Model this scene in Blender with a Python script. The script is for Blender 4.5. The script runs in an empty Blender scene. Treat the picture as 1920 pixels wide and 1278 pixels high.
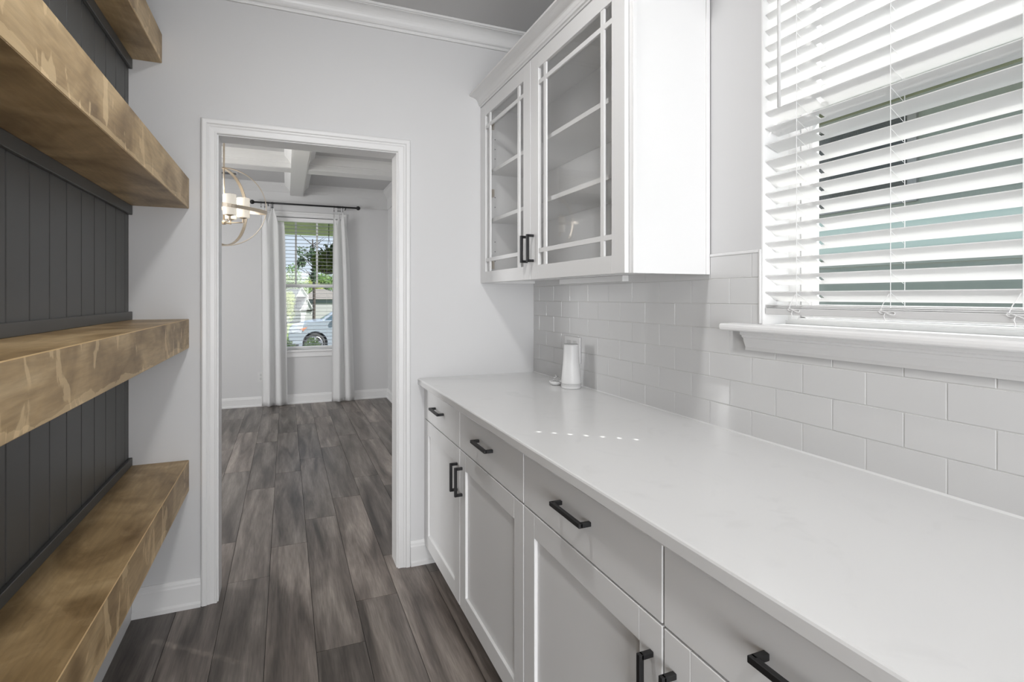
import bpy, math, random
from mathutils import Vector, Matrix
random.seed(7)
C = bpy.context.scene.collection
PI = math.pi

# ------------------------------------------------------------------ camera
CAM_H = 1.3148
YAW = 0.3729
cd = bpy.data.cameras.new('camera')
cam = bpy.data.objects.new('camera', cd)
C.objects.link(cam)
cam.location = (0, 0, CAM_H)
cam.rotation_euler = (PI / 2, 0, -YAW)
cd.sensor_fit = 'HORIZONTAL'
cd.sensor_width = 36.0
cd.lens = 981.9 * 36.0 / 1920.0
cd.shift_x = (960 - 920.2) / 1920.0
cd.shift_y = -(639 - 556.75) / 1920.0
cd.clip_start = 0.05
cd.clip_end = 400
bpy.context.scene.camera = cam

# ------------------------------------------------------------------ view, world, sun, area lamps
vs = bpy.context.scene.view_settings
bpy.context.scene.display_settings.display_device = 'sRGB'
vs.view_transform = 'Standard'
vs.look = 'None'
vs.exposure = 0.0
vs.gamma = 1.0
vs.use_curve_mapping = False

W = bpy.data.worlds.new('sky')
bpy.context.scene.world = W
W.use_nodes = True
wn, wl = W.node_tree.nodes, W.node_tree.links
wn.clear()
wo = wn.new('ShaderNodeOutputWorld')
bg = wn.new('ShaderNodeBackground')
tc = wn.new('ShaderNodeTexCoord')
sp = wn.new('ShaderNodeSeparateXYZ')
cr = wn.new('ShaderNodeValToRGB')
wl.new(tc.outputs['Generated'], sp.inputs[0])
wl.new(sp.outputs['Z'], cr.inputs[0])
cr.color_ramp.elements[0].position = 0.0
cr.color_ramp.elements[0].color = (0.80, 0.89, 1.0, 1)
cr.color_ramp.elements[1].position = 0.6
cr.color_ramp.elements[1].color = (0.45, 0.65, 1.0, 1)
wl.new(cr.outputs[0], bg.inputs[0])
bg.inputs[1].default_value = 1.0
wl.new(bg.outputs[0], wo.inputs[0])

sd = bpy.data.lights.new('sun', 'SUN')
sd.energy = 11.0
sd.angle = math.radians(0.53)
sd.color = (1.0, 0.97, 0.92)
sun = bpy.data.objects.new('sun', sd)
C.objects.link(sun)
SUND = Vector((-0.7806, 0.6251, -0.985)).normalized()      # direction the sunlight travels
sun.rotation_euler = SUND.to_track_quat('-Z', 'Y').to_euler()
sun.location = (6, -5, 8)


def area(name, loc, target, sx, sy, power, color=(1, 1, 1), shape='RECTANGLE'):
    d = bpy.data.lights.new(name, 'AREA')
    d.shape = shape
    d.size = sx
    if shape in ('RECTANGLE', 'ELLIPSE'):
        d.size_y = sy
    d.energy = power
    d.color = color
    o = bpy.data.objects.new(name, d)
    C.objects.link(o)
    o.location = loc
    o.rotation_euler = (Vector(target) - Vector(loc)).to_track_quat('-Z', 'Y').to_euler()
    return o


# unseen fill lamp added in the kitchen behind the camera, standing for its windows
area('kitchen_fill', (-0.6, -4.05, 1.15), (0.1, 2.0, 1.0), 2.6, 2.0, 218, (0.975, 0.985, 1.0))
# recessed ceiling lamp behind the camera
area('pantry_lamp', (0.05, -0.70, 2.655), (0.05, -0.70, 0), 0.16, 0.16, 11, (1, 0.995, 0.985), 'DISK')
area('pantry_lamp', (0.15, 1.15, 2.655), (0.15, 1.15, 0), 0.16, 0.16, 12, (1, 0.995, 0.985), 'DISK')  # unseen fill lamp added overhead to brighten the cabinet fronts
# fill lamp added by the dining room's left wall, in place of unseen windows
area('dining_fill', (-2.95, 4.6, 1.6), (1.0, 4.9, 1.3), 1.9, 1.5, 104)


# ------------------------------------------------------------------ materials
def nt(name):
    m = bpy.data.materials.new(name)
    m.use_nodes = True
    n = m.node_tree.nodes
    return m, n, m.node_tree.links, n['Principled BSDF']


def flat(name, col, rough=0.5, spec=0.5, metal=0.0, bump=0.0, bscale=200.0, var=0.0, emis=0.0):
    m, n, l, b = nt(name)
    b.inputs['Base Color'].default_value = (*col, 1)
    b.inputs['Roughness'].default_value = rough
    b.inputs['Specular IOR Level'].default_value = spec
    b.inputs['Metallic'].default_value = metal
    if emis:
        b.inputs['Emission Color'].default_value = (*col, 1)
        b.inputs['Emission Strength'].default_value = emis
    t = n.new('ShaderNodeTexCoord')
    if bump:
        z = n.new('ShaderNodeTexNoise')
        z.inputs['Scale'].default_value = bscale
        z.inputs['Detail'].default_value = 3
        l.new(t.outputs['Object'], z.inputs['Vector'])
        bp = n.new('ShaderNodeBump')
        bp.inputs['Strength'].default_value = bump
        bp.inputs['Distance'].default_value = 0.002
        l.new(z.outputs[0], bp.inputs['Height'])
        l.new(bp.outputs[0], b.inputs['Normal'])
    if var:
        z = n.new('ShaderNodeTexNoise')
        z.inputs['Scale'].default_value = 3.0
        z.inputs['Detail'].default_value = 4
        l.new(t.outputs['Object'], z.inputs['Vector'])
        r = n.new('ShaderNodeValToRGB')
        r.color_ramp.elements[0].position = 0.3
        r.color_ramp.elements[1].position = 0.7
        r.color_ramp.elements[0].color = (*[c * (1 - var) for c in col], 1)
        r.color_ramp.elements[1].color = (*[min(1, c * (1 + var)) for c in col], 1)
        l.new(z.outputs[0], r.inputs[0])
        l.new(r.outputs[0], b.inputs['Base Color'])
    return m


M = {}
M['wall'] = flat('wall_paint', (0.64, 0.64, 0.645), 0.6, 0.3, bump=0.05, bscale=500)
M['ceiling'] = flat('ceiling_paint', (0.58, 0.58, 0.58), 0.8, 0.2, bump=0.05, bscale=400)
M['trim'] = flat('trim_paint', (0.74, 0.74, 0.74), 0.35, 0.5)
M['cabinet'] = flat('cabinet_paint', (0.78, 0.78, 0.78), 0.4, 0.45, bump=0.02, bscale=600)
M['cabinet_in'] = flat('cabinet_inside', (0.86, 0.86, 0.855), 0.5, 0.3, var=0.03)
M['beam'] = flat('beam_paint', (0.74, 0.74, 0.73), 0.45, 0.4)
M['frieze'] = flat('frieze_paint', (0.62, 0.62, 0.62), 0.5, 0.3)
M['black'] = flat('black_metal', (0.018, 0.018, 0.019), 0.42, 0.5, 0.3)
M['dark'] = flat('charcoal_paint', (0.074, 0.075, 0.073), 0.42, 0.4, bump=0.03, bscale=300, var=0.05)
M['vinyl'] = flat('window_vinyl', (0.85, 0.85, 0.85), 0.35, 0.5)
M['tile'] = flat('glazed_tile', (0.64, 0.64, 0.64), 0.06, 0.55, bump=0.25, bscale=9)
M['grout'] = flat('grout', (0.62, 0.62, 0.61), 0.9, 0.1, bump=0.2, bscale=900)
M['cord'] = flat('cord', (0.8, 0.8, 0.8), 0.7, 0.2)
M['plastic'] = flat('white_plastic', (0.68, 0.68, 0.68), 0.4, 0.4)
M['outlet_metal'] = flat('outlet_plate', (0.55, 0.55, 0.55), 0.4, 0.4)
M['nickel'] = flat('champagne_metal', (0.60, 0.52, 0.42), 0.28, 0.5, 0.9)
M['bulb_glass'] = flat('lit_glass', (1.0, 0.95, 0.85), 0.4, 0.3, emis=0.28)
M['lens'] = flat('lamp_lens', (1, 0.98, 0.94), 0.4, 0.3, emis=2.5)
M['darkgap'] = flat('dark_gap', (0.03, 0.03, 0.03), 0.9, 0.1)
M['register'] = flat('register_metal', (0.12, 0.12, 0.12), 0.5, 0.3)
M['ink'] = flat('label_ink', (0.25, 0.25, 0.25), 0.7, 0.1)

# counter: pale quartz with the faintest veining
m, n, l, b = nt('white_quartz')
t = n.new('ShaderNodeTexCoord')
z = n.new('ShaderNodeTexNoise'); z.inputs['Scale'].default_value = 6; z.inputs['Detail'].default_value = 8; z.inputs['Distortion'].default_value = 1.5
r = n.new('ShaderNodeValToRGB')
r.color_ramp.elements[0].position = 0.30; r.color_ramp.elements[0].color = (0.70, 0.70, 0.70, 1)
r.color_ramp.elements[1].position = 0.42; r.color_ramp.elements[1].color = (0.735, 0.735, 0.735, 1)
l.new(t.outputs['Object'], z.inputs['Vector']); l.new(z.outputs[0], r.inputs[0]); l.new(r.outputs[0], b.inputs['Base Color'])
b.inputs['Roughness'].default_value = 0.16
b.inputs['Specular IOR Level'].default_value = 0.5
M['quartz'] = m


def glass(name, tint=(0.95, 0.97, 0.96), gloss=0.07):
    m = bpy.data.materials.new(name)
    m.use_nodes = True
    n, l = m.node_tree.nodes, m.node_tree.links
    n.clear()
    o = n.new('ShaderNodeOutputMaterial')
    mx = n.new('ShaderNodeMixShader')
    tr = n.new('ShaderNodeBsdfTransparent')
    gl = n.new('ShaderNodeBsdfGlossy')
    lw = n.new('ShaderNodeLayerWeight'); lw.inputs[0].default_value = 0.5
    pw = n.new('ShaderNodeMath'); pw.operation = 'POWER'; pw.inputs[1].default_value = 4.0
    fr = n.new('ShaderNodeMath'); fr.operation = 'MULTIPLY_ADD'; fr.inputs[1].default_value = 0.6; fr.inputs[2].default_value = 0.022
    l.new(lw.outputs['Facing'], pw.inputs[0]); l.new(pw.outputs[0], fr.inputs[0])
    tr.inputs[0].default_value = (*tint, 1)
    gl.inputs['Roughness'].default_value = 0.02
    l.new(fr.outputs[0], mx.inputs[0])
    l.new(tr.outputs[0], mx.inputs[1]); l.new(gl.outputs[0], mx.inputs[2])
    l.new(mx.outputs[0], o.inputs[0])
    return m


M['glass'] = glass('clear_glass', (0.985, 0.985, 0.985))
M['glass_tint'] = glass('window_glass', (0.975, 0.985, 0.98))


def screen_mat():
    m = bpy.data.materials.new('insect_screen')
    m.use_nodes = True
    n, l = m.node_tree.nodes, m.node_tree.links
    n.clear()
    o = n.new('ShaderNodeOutputMaterial')
    mx = n.new('ShaderNodeMixShader'); mx.inputs[0].default_value = 0.22
    tr = n.new('ShaderNodeBsdfTransparent')
    df = n.new('ShaderNodeBsdfDiffuse'); df.inputs[0].default_value = (0.12, 0.13, 0.12, 1)
    l.new(tr.outputs[0], mx.inputs[1]); l.new(df.outputs[0], mx.inputs[2]); l.new(mx.outputs[0], o.inputs[0])
    return m


M['screen'] = screen_mat()


def translucent(name, col, k=0.35, rough=0.5):
    m = bpy.data.materials.new(name)
    m.use_nodes = True
    n, l = m.node_tree.nodes, m.node_tree.links
    b = n['Principled BSDF']
    b.inputs['Base Color'].default_value = (*col, 1)
    b.inputs['Roughness'].default_value = rough
    o = n['Material Output']
    t = n.new('ShaderNodeBsdfTranslucent'); t.inputs[0].default_value = (*col, 1)
    mx = n.new('ShaderNodeMixShader'); mx.inputs[0].default_value = k
    l.new(b.outputs[0], mx.inputs[1]); l.new(t.outputs[0], mx.inputs[2]); l.new(mx.outputs[0], o.inputs[0])
    return m


M['slat'] = translucent('blind_slat', (0.90, 0.90, 0.90), 0.36, 0.4)
M['curtain'] = translucent('curtain_cloth', (0.90, 0.90, 0.90), 0.45, 0.9)
M['slat_far'] = flat('blind_slat_backlit', (0.42, 0.43, 0.45), 0.5, 0.3)  # backlit shade of the white slats, put into a grey colour


def wood_shelf():
    m, n, l, b = nt('stained_wood')
    t = n.new('ShaderNodeTexCoord')
    oi = n.new('ShaderNodeObjectInfo')
    add = n.new('ShaderNodeVectorMath'); add.operation = 'ADD'
    mul = n.new('ShaderNodeVectorMath'); mul.operation = 'SCALE'
    cmb = n.new('ShaderNodeCombineXYZ')
    for i in range(3):
        l.new(oi.outputs['Random'], cmb.inputs[i])
    l.new(cmb.outputs[0], mul.inputs[0]); mul.inputs['Scale'].default_value = 37.0
    l.new(t.outputs['Object'], add.inputs[0]); l.new(mul.outputs[0], add.inputs[1])

    def noise(scale, mp, detail=4, dist=0.0):
        mpn = n.new('ShaderNodeMapping'); mpn.inputs['Scale'].default_value = mp
        l.new(add.outputs[0], mpn.inputs[0])
        q = n.new('ShaderNodeTexNoise'); q.inputs['Scale'].default_value = scale
        q.inputs['Detail'].default_value = detail; q.inputs['Distortion'].default_value = dist
        l.new(mpn.outputs[0], q.inputs['Vector'])
        return q

    n1 = noise(3.6, (1.3, 1.0, 1.6), 6, 0.9)
    r1 = n.new('ShaderNodeValToRGB')
    e = r1.color_ramp.elements
    e[0].position = 0.28; e[0].color = (0.155, 0.094, 0.038, 1)
    e[1].position = 0.72; e[1].color = (0.575, 0.425, 0.240, 1)
    e2 = e.new(0.5); e2.color = (0.375, 0.258, 0.128, 1)
    l.new(n1.outputs[0], r1.inputs[0])
    # fine fibre along the board
    n2 = noise(18, (6, 0.6, 6), 6, 0.3)
    r2 = n.new('ShaderNodeValToRGB')
    r2.color_ramp.elements[0].position = 0.3; r2.color_ramp.elements[0].color = (0.84, 0.84, 0.84, 1)
    r2.color_ramp.elements[1].position = 0.7; r2.color_ramp.elements[1].color = (1.1, 1.1, 1.1, 1)
    l.new(n2.outputs[0], r2.inputs[0])
    mx = n.new('ShaderNodeMix'); mx.data_type = 'RGBA'; mx.blend_type = 'MULTIPLY'; mx.inputs[0].default_value = 1
    l.new(r1.outputs[0], mx.inputs[6]); l.new(r2.outputs[0], mx.inputs[7])
    # pale worn patches where the stain was rubbed through
    n3 = noise(7.5, (2.2, 2.2, 1.0), 6, 0.6)
    r3 = n.new('ShaderNodeValToRGB')
    r3.color_ramp.elements[0].position = 0.585; r3.color_ramp.elements[0].color = (0, 0, 0, 1)
    r3.color_ramp.elements[1].position = 0.612; r3.color_ramp.elements[1].color = (1, 1, 1, 1)
    l.new(n3.outputs[0], r3.inputs[0])
    md0 = n.new('ShaderNodeMath'); md0.operation = 'MULTIPLY'; md0.inputs[1].default_value = 0.55
    l.new(r3.outputs[0], md0.inputs[0])
    # the wear is on the board faces; tops and undersides were left almost untouched
    sn = n.new('ShaderNodeSeparateXYZ'); l.new(t.outputs['Normal'], sn.inputs[0])
    ab = n.new('ShaderNodeMath'); ab.operation = 'ABSOLUTE'; l.new(sn.outputs['X'], ab.inputs[0])
    pl_ = n.new('ShaderNodeMath'); pl_.operation = 'MULTIPLY_ADD'; pl_.inputs[1].default_value = 0.85; pl_.inputs[2].default_value = 0.12
    l.new(ab.outputs[0], pl_.inputs[0])
    sz = n.new('ShaderNodeSeparateXYZ'); l.new(t.outputs['Object'], sz.inputs[0])
    nb_ = noise(5.0, (1, 1, 2.0), 6, 0.4)
    mb_ = n.new('ShaderNodeMapRange'); mb_.inputs[1].default_value = 0.35; mb_.inputs[2].default_value = 0.75; mb_.inputs[3].default_value = 0.0; mb_.inputs[4].default_value = 0.042
    l.new(nb_.outputs[0], mb_.inputs[0])
    lt = n.new('ShaderNodeMath'); lt.operation = 'LESS_THAN'
    l.new(sz.outputs['Z'], lt.inputs[0]); l.new(mb_.outputs[0], lt.inputs[1])
    mxx = n.new('ShaderNodeMath'); mxx.operation = 'MULTIPLY_ADD'; mxx.inputs[1].default_value = 0.38
    l.new(lt.outputs[0], mxx.inputs[0]); l.new(md0.outputs[0], mxx.inputs[2])
    md0 = mxx
    md = n.new('ShaderNodeMath'); md.operation = 'MULTIPLY'
    l.new(md0.outputs[0], md.inputs[0]); l.new(pl_.outputs[0], md.inputs[1])
    mx2 = n.new('ShaderNodeMix'); mx2.data_type = 'RGBA'
    l.new(md.outputs[0], mx2.inputs[0])
    l.new(mx.outputs[2], mx2.inputs[6]); mx2.inputs[7].default_value = (0.72, 0.54, 0.31, 1)
    l.new(mx2.outputs[2], b.inputs['Base Color'])
    b.inputs['Roughness'].default_value = 0.42
    b.inputs['Specular IOR Level'].default_value = 0.35
    bp = n.new('ShaderNodeBump'); bp.inputs['Strength'].default_value = 0.15; bp.inputs['Distance'].default_value = 0.002
    l.new(n2.outputs[0], bp.inputs['Height']); l.new(bp.outputs[0], b.inputs['Normal'])
    return m


M['shelf'] = wood_shelf()
M['shelf_edge'] = flat('worn_wood_edge', (0.50, 0.35, 0.18), 0.5, 0.3)


def floor_mat():
    m, n, l, b = nt('grey_brown_laminate')
    t = n.new('ShaderNodeTexCoord')
    oi = n.new('ShaderNodeObjectInfo')
    add = n.new('ShaderNodeVectorMath'); add.operation = 'ADD'
    mul = n.new('ShaderNodeVectorMath'); mul.operation = 'SCALE'; mul.inputs['Scale'].default_value = 53.0
    cmb = n.new('ShaderNodeCombineXYZ')
    for i in range(3):
        l.new(oi.outputs['Random'], cmb.inputs[i])
    l.new(cmb.outputs[0], mul.inputs[0]); l.new(t.outputs['Object'], add.inputs[0]); l.new(mul.outputs[0], add.inputs[1])

    def noise(scale, mp, detail, dist):
        mpn = n.new('ShaderNodeMapping'); mpn.inputs['Scale'].default_value = mp
        l.new(add.outputs[0], mpn.inputs[0])
        q = n.new('ShaderNodeTexNoise'); q.inputs['Scale'].default_value = scale
        q.inputs['Detail'].default_value = detail; q.inputs['Distortion'].default_value = dist
        l.new(mpn.outputs[0], q.inputs['Vector'])
        return q

    n1 = noise(5.5, (2.5, 0.26, 1), 4, 0.55)
    r1 = n.new('ShaderNodeValToRGB')
    e = r1.color_ramp.elements
    e[0].position = 0.30; e[0].color = (0.055, 0.047, 0.041, 1)
    e[1].position = 0.74; e[1].color = (0.31, 0.277, 0.249, 1)
    a = e.new(0.44); a.color = (0.122, 0.105, 0.093, 1)
    a = e.new(0.58); a.color = (0.195, 0.172, 0.155, 1)
    l.new(n1.outputs[0], r1.inputs[0])
    n2 = noise(30, (6, 0.35, 1), 6, 0.2)
    r2 = n.new('ShaderNodeValToRGB')
    r2.color_ramp.elements[0].position = 0.3; r2.color_ramp.elements[0].color = (0.78, 0.78, 0.78, 1)
    r2.color_ramp.elements[1].position = 0.7; r2.color_ramp.elements[1].color = (1.18, 1.18, 1.18, 1)
    l.new(n2.outputs[0], r2.inputs[0])
    mx = n.new('ShaderNodeMix'); mx.data_type = 'RGBA'; mx.blend_type = 'MULTIPLY'; mx.inputs[0].default_value = 1
    l.new(r1.outputs[0], mx.inputs[6]); l.new(r2.outputs[0], mx.inputs[7])
    # plank to plank tone
    r3 = n.new('ShaderNodeValToRGB')
    r3.color_ramp.elements[0].color = (0.70, 0.70, 0.70, 1)
    r3.color_ramp.elements[1].color = (1.25, 1.21, 1.19, 1)
    l.new(oi.outputs['Random'], r3.inputs[0])
    mx3 = n.new('ShaderNodeMix'); mx3.data_type = 'RGBA'; mx3.blend_type = 'MULTIPLY'; mx3.inputs[0].default_value = 1
    l.new(mx.outputs[2], mx3.inputs[6]); l.new(r3.outputs[0], mx3.inputs[7])
    l.new(mx3.outputs[2], b.inputs['Base Color'])
    b.inputs['Roughness'].default_value = 0.36
    b.inputs['Specular IOR Level'].default_value = 0.45
    bp = n.new('ShaderNodeBump'); bp.inputs['Strength'].default_value = 0.12; bp.inputs['Distance'].default_value = 0.001
    l.new(n2.outputs[0], bp.inputs['Height']); l.new(bp.outputs[0], b.inputs['Normal'])
    return m


M['plank'] = floor_mat()


# ------------------------------------------------------------------ mesh builder
class MB:
    def __init__(s):
        s.v = []; s.f = []

    def add(s, vs_, fs):
        o = len(s.v)
        s.v += [tuple(p) for p in vs_]
        s.f += [tuple(i + o for i in f) for f in fs]
        return s

    def box(s, x0, x1, y0, y1, z0, z1):
        v = [(x0, y0, z0), (x1, y0, z0), (x1, y1, z0), (x0, y1, z0), (x0, y0, z1), (x1, y0, z1), (x1, y1, z1), (x0, y1, z1)]
        f = [(0, 3, 2, 1), (4, 5, 6, 7), (0, 1, 5, 4), (1, 2, 6, 5), (2, 3, 7, 6), (3, 0, 4, 7)]
        return s.add(v, f)

    def prism(s, prof, axis, a, b):
        # prof: list of 2D points; axis 'x': (y,z); 'y': (x,z); 'z': (x,y)
        n = len(prof)
        def mk(p, t):
            return {'x': (t, p[0], p[1]), 'y': (p[0], t, p[1]), 'z': (p[0], p[1], t)}[axis]
        v = [mk(p, a) for p in prof] + [mk(p, b) for p in prof]
        f = [tuple(range(n))[::-1], tuple(range(n, 2 * n))]
        for i in range(n):
            j = (i + 1) % n
            f.append((i, j, n + j, n + i))
        return s.add(v, f)

    def rings(s, rs, closed_ends=True, loop=False):
        n = len(rs[0]); v = []; f = []
        for r in rs: v += r
        m_ = len(rs)
        for k in range(m_ if loop else m_ - 1):
            a = k * n; b_ = ((k + 1) % m_) * n
            for i in range(n):
                j = (i + 1) % n
                f.append((a + i, a + j, b_ + j, b_ + i))
        if closed_ends and not loop:
            f.append(tuple(range(n))[::-1]); f.append(tuple(range((m_ - 1) * n, m_ * n)))
        return s.add(v, f)

    def tube(s, pts, r, n=8, loop=False):
        rs = []
        P = [Vector(p) for p in pts]
        up = None
        for i, p in enumerate(P):
            if loop:
                d = P[(i + 1) % len(P)] - P[i - 1]
            else:
                d = P[min(i + 1, len(P) - 1)] - P[max(i - 1, 0)]
            d.normalize()
            if up is None:
                up = Vector((0, 0, 1)) if abs(d.z) < 0.9 else Vector((1, 0, 0))
            sx = d.cross(up)
            if sx.length < 1e-4:
                sx = d.cross(Vector((0.3, 0.7, 0.2)))
            sx.normalize()
            up = sx.cross(d).normalized()
            rr = r[i] if isinstance(r, (list, tuple)) else r
            rs.append([tuple(p + sx * rr * math.cos(2 * PI * k / n) + up * rr * math.sin(2 * PI * k / n)) for k in range(n)])
        return s.rings(rs, loop=loop)

    def lathe(s, c, prof, n=24):
        rs = [[(c[0] + r * math.cos(2 * PI * k / n), c[1] + r * math.sin(2 * PI * k / n), c[2] + z) for k in range(n)] for r, z in prof]
        return s.rings(rs)

    def ball(s, c, r, n=12, sq=(1, 1, 1)):
        rs = []
        for i in range(1, n):
            a = PI * i / n
            rs.append([(c[0] + r * sq[0] * math.sin(a) * math.cos(2 * PI * k / n), c[1] + r * sq[1] * math.sin(a) * math.sin(2 * PI * k / n), c[2] - r * sq[2] * math.cos(a)) for k in range(n)])
        return s.rings(rs)

    def build(s, name, mat, parent=None, bevel=0.0, seg=2, smooth=False, loc=None):
        L = Vector(loc) if loc else Vector((0, 0, 0))
        me = bpy.data.meshes.new(name)
        me.from_pydata([tuple(Vector(p) - L) for p in s.v], [], s.f)
        me.materials.append(M[mat] if isinstance(mat, str) else mat)
        me.validate()
        me.update()
        o = bpy.data.objects.new(name, me)
        C.objects.link(o)
        if parent is not None:
            o.parent = parent
            o.location = L - wloc(parent)
        else:
            o.location = L
        if smooth:
            for p in me.polygons: p.use_smooth = True
        if bevel:
            bm = o.modifiers.new('bevel', 'BEVEL')
            bm.width = bevel; bm.segments = seg; bm.limit_method = 'ANGLE'; bm.angle_limit = math.radians(40)
        return o


def wloc(o):
    v = Vector((0, 0, 0))
    while o is not None:
        v += o.location
        o = o.parent
    return v


def empty(name, loc):
    o = bpy.data.objects.new(name, None)
    C.objects.link(o); o.location = loc
    o.empty_display_size = 0.05
    return o


def tag(o, label, cat, group=None, kind=None):
    o['label'] = label; o['category'] = cat
    if group: o['group'] = group
    if kind: o['kind'] = kind
    return o


def struct(o):
    o['kind'] = 'structure'
    return o


def copy(o, loc=None, parent=None):
    c = o.copy()
    C.objects.link(c)
    if parent is not None: c.parent = parent
    if loc is not None: c.location = loc
    return c


def copy_tree(o, parent=None):
    c = o.copy(); C.objects.link(c); c.parent = parent
    for ch in list(o.children):
        copy_tree(ch, c)
    return c


def bx(*a):
    return MB().box(*a)


# ------------------------------------------------------------------ dimensions
D = 2.5394          # doorway wall, pantry side
DW = 0.1145         # its thickness
XR = 1.2409         # face of the wall tiles
XW = 1.2445         # face of the right wall
XL = -0.612         # plaster behind the boards
F = 6.90            # far wall of the dining room
HC = 2.685          # pantry ceiling
HD = 2.70           # dining ceiling

# ------------------------------------------------------------------ floor: planks
sub = struct(bx(-3.0, 1.4, -4.2, 7.1, -0.12, -0.0035).build('floor', 'darkgap'))
PW, PL = 0.1775, 1.24
phase = {0: .64, 1: .20, 2: .50, 3: .80, 4: 1.08, 5: .20, 6: 1.20, 7: .62, 8: .33, 9: .9, -1: .05, -2: .85, -3: .40, -4: 1.02}
pm = bx(0.0010, PW - 0.0010, 0.0009, PL - 0.0009, -0.0035, 0.0).build('plank', 'plank', sub)
pmesh = pm.data
bpy.data.objects.remove(pm)
for k in range(-15, 10):
    x0 = -0.427 + PW * k
    if x0 > 1.24: continue
    ph = phase.get(k, (k * 0.47) % 1.24)
    y = ph - 4 * PL
    while y < 6.95:
        skip = (x0 + PW < -0.62 and y + PL < 2.4 and y > -1.2)
        if not skip:
            o = bpy.data.objects.new('plank', pmesh)
            C.objects.link(o); o.parent = sub
            o.location = (x0, max(y, -4.2), 0.0)
            if y < -4.2:
                bpy.data.objects.remove(o)
            elif x0 + PW > 1.235 or y + PL > 6.93:
                bpy.data.objects.remove(o)
                bx(x0 + .0005, min(x0 + PW - .0005, 1.235), y + .0005, min(y + PL - .0005, 6.93), -0.0035, 0).build('plank', 'plank', sub, loc=(x0, y, 0))
        y += PL

# ------------------------------------------------------------------ walls and ceilings
WY0, WY1, WZ0, WZ1 = 0.17, 1.093, 1.222, 2.46     # pantry window opening
w = MB()
w.box(XW, XW + .16, -4.2, WY0, 0, 2.75); w.box(XW, XW + .16, WY1, 7.05, 0, 2.75)
w.box(XW, XW + .16, WY0, WY1, 0, WZ0); w.box(XW, XW + .16, WY0, WY1, WZ1, 2.75)
wall_r = struct(w.build('wall_right', 'wall'))

DJL, DJR, DJT = -0.2712, 0.501, 2.0139
w = MB()
w.box(-3.0, DJL - .018, D, D + DW, 0, 2.75); w.box(DJR + .018, XW, D, D + DW, 0, 2.75); w.box(DJL - .018, DJR + .018, D, D + DW, DJT + .018, 2.75)
struct(w.build('wall_doorway', 'wall'))

wall_l = struct(bx(XL - .12, XL, -1.0, D, 0, 2.75).build('wall_left', 'wall'))
# dining room and kitchen shells
FX0, FX1, FZ0, FZ1 = -0.175, 0.658, 0.655, 2.30    # far window opening
w = MB()
w.box(-3.0, FX0, F, F + .15, 0, 2.75); w.box(FX1, XW, F, F + .15, 0, 2.75)
w.box(FX0, FX1, F, F + .15, 0, FZ0); w.box(FX0, FX1, F, F + .15, FZ1, 2.75)
struct(w.build('wall_far', 'wall'))
struct(bx(-3.15, -3.0, D, F + .15, 0, 2.75).build('wall_dining_left', 'wall'))
struct(bx(-3.15, -3.0, -4.2, -1.0, 0, 2.75).build('wall_kitchen_left', 'wall'))
struct(bx(-3.15, XL - .12, -1.1, -1.0, 0, 2.75).build('wall_kitchen_inner', 'wall'))
struct(bx(-3.15, XW + .16, -4.35, -4.2, 0, 2.75).build('wall_kitchen_back', 'wall'))
struct(bx(-3.15, XW + .16, -4.35, D, HC, 2.80).build('ceiling', 'ceiling'))
dc = struct(bx(-3.15, XW + .16, D, F + .15, HD, 2.80).build('ceiling_dining', 'ceiling'))

# ------------------------------------------------------------------ charcoal boards on the left wall
XB = -0.600
bm_ = bx(0, 0.012, 0.0009, 0.1186, 0.118, HC)
for k in range(-12, 9):
    y0 = 1.528 + 0.1195 * k
    y1 = min(y0 + .1186, D)
    o = bx(XL, XB, y0 + .0019, y1 - .0010, 0.118, HC - .001).build('board', 'dark', wall_l, bevel=0.002, seg=1, loc=(XB, y0, 0))
struct_rails = [(1.222, 1.256), (1.652, 1.690), (0.624, 0.657), (2.250, 2.291), (1.062, 1.0985), (0.457, .493), (1.818, 1.85), (2.412, 2.444)]
for z0, z1 in [(1.222, 1.256), (1.652, 1.690), (0.624, 0.657), (2.250, 2.291)]:
    bx(XB, XB + .0135, 0.15, D - .0005, z0, z1).build('rail', 'dark', wall_l, bevel=.0015, seg=1)
bx(XL, XB + .0135, -1.0, D - .016, 0, 0.118).build('rail', 'trim', wall_l)['label'] = 'white baseboard under the charcoal boards'

# ------------------------------------------------------------------ baseboards on doorway wall
BP = [(0, 0), (-.022, 0), (-.022, .016), (-.014, .024), (-.0135, .092), (-.010, .098), (-.0095, .106), (-.004, .118), (0, .118)]
def base_y(name, x0, x1, y, sgn=1, sc=1.0):
    return struct(MB().prism([(y + p[0] * sgn, p[1] * sc) for p in BP], 'x', x0, x1).build(name, 'trim'))
base_y('baseboard_doorway_left', XB + .0135, -0.3375, D)
base_y('baseboard_doorway_right', 0.568, .75, D)
base_y('baseboard_far', -3.0, XW, F)
base_y('baseboard_doorway_back', -3.0, -.34, D + DW, -1)
struct(MB().prism([(XW + p[0], p[1]) for p in BP], 'y', D + DW, F).build('baseboard_dining_right', 'trim'))

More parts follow.
